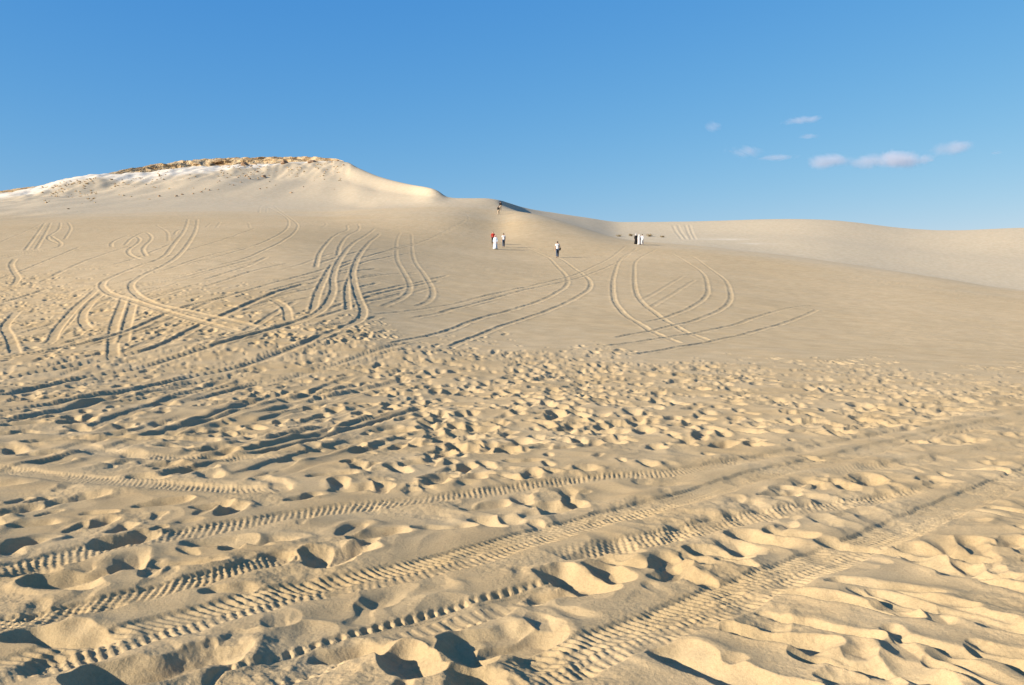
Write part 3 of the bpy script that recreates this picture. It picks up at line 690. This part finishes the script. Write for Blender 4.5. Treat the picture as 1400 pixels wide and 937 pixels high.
def person(px, py, hpx, label, heading, stride=.0, top='white', sleeves='short', legs='denim', robe=None, scarf=None, arms=((-.02, .05), (.0, .03)), hair=True, bob=None):
    x, y, z = on_ground(px, py)
    hgt = hpx * math.hypot(x, y) / F; s = min(max(hgt, 1.5), 1.86) / 1.75
    root = bpy.data.objects.new('person', None); COL.objects.link(root); root.location = (x, y, z - .03); root.rotation_euler = (0, 0, heading); root.scale = (s, s, s)
    tag(root, label, 'person', 'people walking on the sand')
    V = []; E = []; Rd = []
    def add(p, r, par=None):
        V.append(p); Rd.append(r)
        if par is not None: E.append((par, len(V) - 1))
        return len(V) - 1
    pel = add((0, 0, .96), (.14, .11)); wa = add((0, .005, 1.12), (.12, .095), pel); chs = add((0, 0, 1.30), (.145, .105), wa); up = add((0, -.01, 1.43), (.10, .085), chs)
    nk = add((0, 0, 1.51), .052, up); hd = add((0, .015, 1.585), (.072, .082), nk); ht = add((0, .01, 1.68), (.074, .085), hd); add((0, 0, 1.735), .045, ht)
    J = {}
    for sd, k in ((-1, 0), (1, 1)):
        fy, by = arms[k]
        sh = add((sd * .175, -.01, 1.42), .058, up); el = add((sd * .235, fy * .5 - .02, 1.14), .042, sh); wr = add((sd * .245, fy + by + .03, .905), .029, el)
        pm = add((sd * .245, fy + by + .045, .835), (.034, .022), wr)
        for f, (ox, ln) in enumerate(((-.026, .07), (-.009, .085), (.009, .08), (.026, .062))):
            k1 = add((sd * .245 + .004 * sd, fy + by + .05 + ox, .79), .0095, pm); k2 = add((sd * (.235), fy + by + .052 + ox, .79 - ln * .55), .0085, k1); add((sd * .220, fy + by + .055 + ox, .79 - ln), .007, k2)
        t1 = add((sd * .228, fy + by + .085, .83), .010, pm); add((sd * .215, fy + by + .10, .79), .008, t1)
        st = stride * sd
        hp = add((sd * .085, 0, .90), .088, pel); kn = add((sd * .095, st * .5 + .03, .50), .055, hp); an = add((sd * .10, st, .10), .036, kn); hl = add((sd * .10, st + .03, .05), .036, an); add((sd * .115, st + .17, .035), .028, hl)
        J[sd] = dict(sh=V[sh], el=V[el], wr=V[wr], hp=V[hp], kn=V[kn], an=V[an], toe=(sd * .115, st + .17, .04), heel=(sd * .10, st - .03, .045))
    me = skin_mesh('body', V, E, Rd)
    bm = bmesh.new(); bm.from_mesh(me)
    blob(bm, (0, .10, 1.615), (.013, .018, .022), 6)                                  # nose
    for sd in (-1, 1): blob(bm, (sd * .078, 0, 1.62), (.012, .02, .032), 6)           # ears
    bm.to_mesh(me); bm.free(); me.materials.append(SKIN)
    def child(name, me_, m):
        me_.materials.append(m); o = bpy.data.objects.new(name, me_); COL.objects.link(o); o.parent = root; return o
    child('body', me, SKIN)
    def bmchild(name, m, fn):
        me_ = bpy.data.meshes.new(name); b = bmesh.new(); fn(b); b.to_mesh(me_); b.free(); me_.polygons.foreach_set('use_smooth', np.ones(len(me_.polygons), bool)); return child(name, me_, m)
    for sd in (-1, 1): bmchild('eye', HAIR, lambda b, sd=sd: blob(b, (sd * .03, .083, 1.635), (.011, .008, .007), 6))
    bmchild('mouth', CL['pink'], lambda b: blob(b, (0, .088, 1.572), (.022, .008, .006), 6))
    if robe:
        rings = ((.06, .29, .27), (.30, .26, .23), (.60, .225, .19), (.95, .20, .165), (1.15, .18, .145), (1.32, .19, .14), (1.43, .165, .115), (1.49, .085, .075), (1.52, .062, .06))
        RV = []; n = 28
        for kz, (zz, a, b) in enumerate(rings):
            for t in range(n):
                th = 2 * math.pi * t / n; fo = 1 + (.07 if zz < 1 else .02) * math.sin(th * 7 + kz * .3) * (1 - zz / 1.6)
                RV.append((a * fo * math.cos(th), b * fo * math.sin(th) + stride * .25 * (1 - zz) * math.sin(th) * (zz < 1), zz))
        RF = [(i*n+t, i*n+(t+1) % n, (i+1)*n+(t+1) % n, (i+1)*n+t) for i in range(len(rings)-1) for t in range(n)] + [tuple(range(n))[::-1]]
        me_ = bpy.data.meshes.new('robe'); me_.from_pydata(RV, [], RF); me_.polygons.foreach_set('use_smooth', np.ones(len(RF), bool)); child('robe', me_, CL[robe])
        for sd in (-1, 1):
            j = J[sd]; child('sleeve', skin_mesh('sleeve', [(sd * .12, 0, 1.40), j['sh'], j['el'], j['wr']], [(0, 1), (1, 2), (2, 3)], [.085, .085, .07, .075], 0, 1), CL[robe])
    else:
        sv = [(0, 0, .93), (0, 0, 1.10), (0, 0, 1.30), (0, -.01, 1.435), (0, 0, 1.47)]; se = [(0, 1), (1, 2), (2, 3), (3, 4)]; sr = [(.17, .135), (.15, .125), (.17, .13), (.12, .10), (.075, .07)]
        for sd in (-1, 1):
            j = J[sd]; b = len(sv); sv.append(j['sh']); sr.append(.078); se.append((3, b))
            m_ = tuple(.35 * p + .65 * q for p, q in zip(j['sh'], j['el']))
            sv.append(m_); sr.append(.065); se.append((b, b + 1))
            if sleeves == 'long': sv.append(j['el']); sr.append(.056); se.append((b + 1, b + 2)); sv.append(j['wr']); sr.append(.045); se.append((b + 2, b + 3))
        child('shirt', skin_mesh('shirt', sv, se, sr, 1), CL[top])
        tv = [(0, 0, .97)]; te = []; trd = [(.158, .128)]
        for sd in (-1, 1):
            j = J[sd]; b = len(tv); tv += [j['hp'], j['kn'], j['an']]; trd += [.105, .080, .072]; te += [(0, b), (b, b + 1), (b + 1, b + 2)]
        child('trousers', skin_mesh('trousers', tv, te, trd, 0), CL[legs])
    for sd in (-1, 1):
        j = J[sd]; child('shoe', skin_mesh('shoe', [j['heel'], tuple((a + b) / 2 for a, b in zip(j['heel'], j['toe'])), j['toe']], [(0, 1), (1, 2)], [.048, .05, .042], 0, 1), CL['dark'])
    if scarf:
        def fn(b):
            blob(b, (0, -.012, 1.645), (.098, .105, .112), 14); blob(b, (0, -.05, 1.50), (.12, .085, .10), 12)
            for v in b.verts:
                if v.co.y > .055 and 1.54 < v.co.z < 1.69 and abs(v.co.x) < .07: v.co.y = .05
        bmchild('head_scarf', CL[scarf], fn)
    elif hair:
        def fn(b):
            blob(b, (0, -.018, 1.668), (.088, .094, .086), 14)
            for v in b.verts:
                if v.co.y > .04 and v.co.z < 1.68: v.co.y = .035; v.co.z = max(v.co.z, 1.655)
        bmchild('hair', HAIR, fn)
    return root, J, s
p1, J1, s1 = person(762, 352.5, 22.5, 'person in white t-shirt and dark jeans walking uphill with a black shoulder bag', 0.15, .16)
person(674, 334.5, 17.5, 'person in a red long sleeved top and black trousers', math.pi, .08, top='red', sleeves='long', legs='black')
person(677.3, 341.5, 19.5, 'person in a long white robe standing beside the red top', math.pi * .9, .10, robe='palewhite', scarf='pink')
person(688.6, 338.5, 19.0, 'person in white shirt and blue jeans, apart from the red top', .2, .12, top='white', legs='denim', arms=((0, .02), (.12, .16)))
person(869, 334.5, 14.5, 'person wrapped in a long black robe and grey scarf', .1, .06, robe='black', scarf='grey')
person(873.4, 335.5, 13.5, 'person in a long greyish white robe between the black robe and the white clothes', .0, .05, robe='grey', scarf='white')
person(877.6, 335.2, 13.8, 'person in white shirt and loose white trousers beside the grey white robe', -.2, .16, top='white', legs='white', sleeves='long')
person(684.3, 288.2, 12.0, 'person in dark top and sand coloured trousers, higher on the dune crest', 0, .12, top='dark', legs='sand', sleeves='long')
person(681.6, 294.2, 11.5, 'person in black top and sand coloured trousers, lower below the dune crest', 0, .12, top='black', legs='sand', sleeves='long')
# the bag hanging at the hip of the man in the white shirt
bag = bpy.data.objects.new('shoulder_bag', None); COL.objects.link(bag); bag.matrix_world = Matrix.Translation(p1.location) @ Matrix.Rotation(.15, 4, 'Z') @ Matrix.Scale(s1, 4)
tag(bag, 'black shoulder bag with strap hanging at the hip over dark jeans', 'bag')
bm = bmesh.new(); bmesh.ops.create_cube(bm, size=1, matrix=Matrix.Translation((.27, -.03, .93)) @ Matrix.Diagonal((.12, .30, .26, 1)))
bmesh.ops.bevel(bm, geom=bm.edges[:], offset=.03, segments=2, affect='EDGES'); me = bpy.data.meshes.new('pouch'); bm.to_mesh(me); bm.free(); me.materials.append(CL['leather'])
o = bpy.data.objects.new('pouch', me); COL.objects.link(o); o.parent = bag
bm = bmesh.new(); bmesh.ops.create_cube(bm, size=1, matrix=Matrix.Translation((.275, -.03, 1.01)) @ Matrix.Diagonal((.135, .31, .12, 1)))
bmesh.ops.bevel(bm, geom=bm.edges[:], offset=.02, segments=2, affect='EDGES'); me = bpy.data.meshes.new('flap'); bm.to_mesh(me); bm.free(); me.materials.append(CL['leather'])
o = bpy.data.objects.new('flap', me); COL.objects.link(o); o.parent = bag
me = skin_mesh('strap', [(.27, -.12, 1.02), (.24, -.14, 1.25), (.13, -.12, 1.47), (.10, 0, 1.53), (.13, .11, 1.45), (.26, .10, 1.2), (.27, .08, 1.02)], [(i, i + 1) for i in range(6)], [(.022, .01)] * 7, 0, 1)
me.materials.append(CL['leather']); o = bpy.data.objects.new('strap', me); COL.objects.link(o); o.parent = bag
print('people', time.time() - T0)

# ------------------------------------------------------------------ clouds: small wisps of real vapour, kilometres away
def cloud(px, py, wpx, hpx, tilt, dens, label, seed):
    D = 5200.0; u = (px - CX) / F; cz = EYE + D * (HY - py) / F
    a, b = wpx * D / F * .70, hpx * D / F * .72
    bm = bmesh.new(); bmesh.ops.create_icosphere(bm, subdivisions=4, radius=1)
    for v in bm.verts:
        c = v.co.copy(); n = float(gnoise(np.array([c.x * 1.7 + seed]), np.array([c.z * 1.7 + c.y + seed]), 77)[0])
        v.co = Vector((c.x * a, c.y * a * .5, c.z * b)) * (1 + .22 * n)
    me = bpy.data.meshes.new('cloud'); bm.to_mesh(me); bm.free()
    m = bpy.data.materials.new('cloud_vapour'); m.use_nodes = True; nt = m.node_tree.nodes; nl = m.node_tree.links
    nt.remove(nt['Principled BSDF']); out = nt['Material Output']
    pv = nt.new('ShaderNodeVolumePrincipled'); pv.inputs['Color'].default_value = (.97, .95, .95, 1); pv.inputs['Anisotropy'].default_value = .2
    tc = nt.new('ShaderNodeTexCoord'); sep = nt.new('ShaderNodeMapping'); sep.inputs['Scale'].default_value = (1/a, 1/(a*.5), 1/b); nl.new(tc.outputs['Object'], sep.inputs['Vector'])
    ln = nt.new('ShaderNodeVectorMath'); ln.operation = 'LENGTH'; nl.new(sep.outputs[0], ln.inputs[0])
    fall = nt.new('ShaderNodeMapRange'); fall.inputs[1].default_value = 1.0; fall.inputs[2].default_value = .15; fall.inputs[3].default_value = -.45; fall.inputs[4].default_value = .27; nl.new(ln.outputs['Value'], fall.inputs[0])
    nz = nt.new('ShaderNodeTexNoise'); nz.inputs['Scale'].default_value = 1; nz.inputs['Detail'].default_value = 6; nz.inputs['Roughness'].default_value = .75; nz.inputs['Distortion'].default_value = .8
    mp = nt.new('ShaderNodeMapping'); k = 1 / (b * 1.1); mp.inputs['Scale'].default_value = (k * .45, k * .45, k * .8); mp.inputs['Location'].default_value = (seed * 3.1, seed, 0); mp.inputs['Rotation'].default_value = (0, .25, 0)
    nl.new(tc.outputs['Object'], mp.inputs['Vector']); nl.new(mp.outputs[0], nz.inputs['Vector'])
    ad = nt.new('ShaderNodeMath'); ad.operation = 'ADD'; nl.new(fall.outputs[0], ad.inputs[0]); nl.new(nz.outputs[0], ad.inputs[1])
    mr = nt.new('ShaderNodeMapRange'); mr.inputs[1].default_value = .53; mr.inputs[2].default_value = .8; mr.inputs[3].default_value = 0; mr.inputs[4].default_value = dens; nl.new(ad.outputs[0], mr.inputs[0])
    nl.new(mr.outputs[0], pv.inputs['Density']); nl.new(pv.outputs[0], out.inputs['Volume'])
    me.materials.append(m); o = bpy.data.objects.new('cloud', me); COL.objects.link(o)
    o.location = (u * D, D, cz); o.rotation_euler = (0, tilt, 0)
    tag(o, label, 'cloud', 'small clouds in the blue sky')
dn = .010
cloud(1212, 221, 185, 36, -.03, dn, 'longest pale wispy cloud low over the far dune', 1)
cloud(1130, 222, 120, 30, -.08, dn * .9, 'pale cloud joined to the blunt end of the longest cloud', 2)
cloud(1304, 204, 90, 32, -.12, dn * .8, 'pale cloud with a thin tail rising beside the longest cloud', 3)
cloud(1016, 209, 74, 26, .05, dn * .9, 'small flat cloud above the shallow dip in the dunes', 4)
cloud(973, 175, 38, 24, 0, dn * .7, 'smallest faint puff of cloud, apart from the others', 5)
cloud(1096, 166, 86, 18, -.08, dn * .9, 'thin high streak of cloud over all the others', 6)
cloud(1104, 188, 44, 11, -.05, dn * .8, 'short faint streak of cloud right under the high streak', 7)
cloud(1062, 217, 84, 14, -.03, dn * .7, 'thin faint wisp of cloud joining two bigger clouds', 8)
cloud(1358, 211, 26, 9, 0, dn * .6, 'tiny faint scrap of cloud beyond the tailed cloud', 9)
print('done', time.time() - T0)
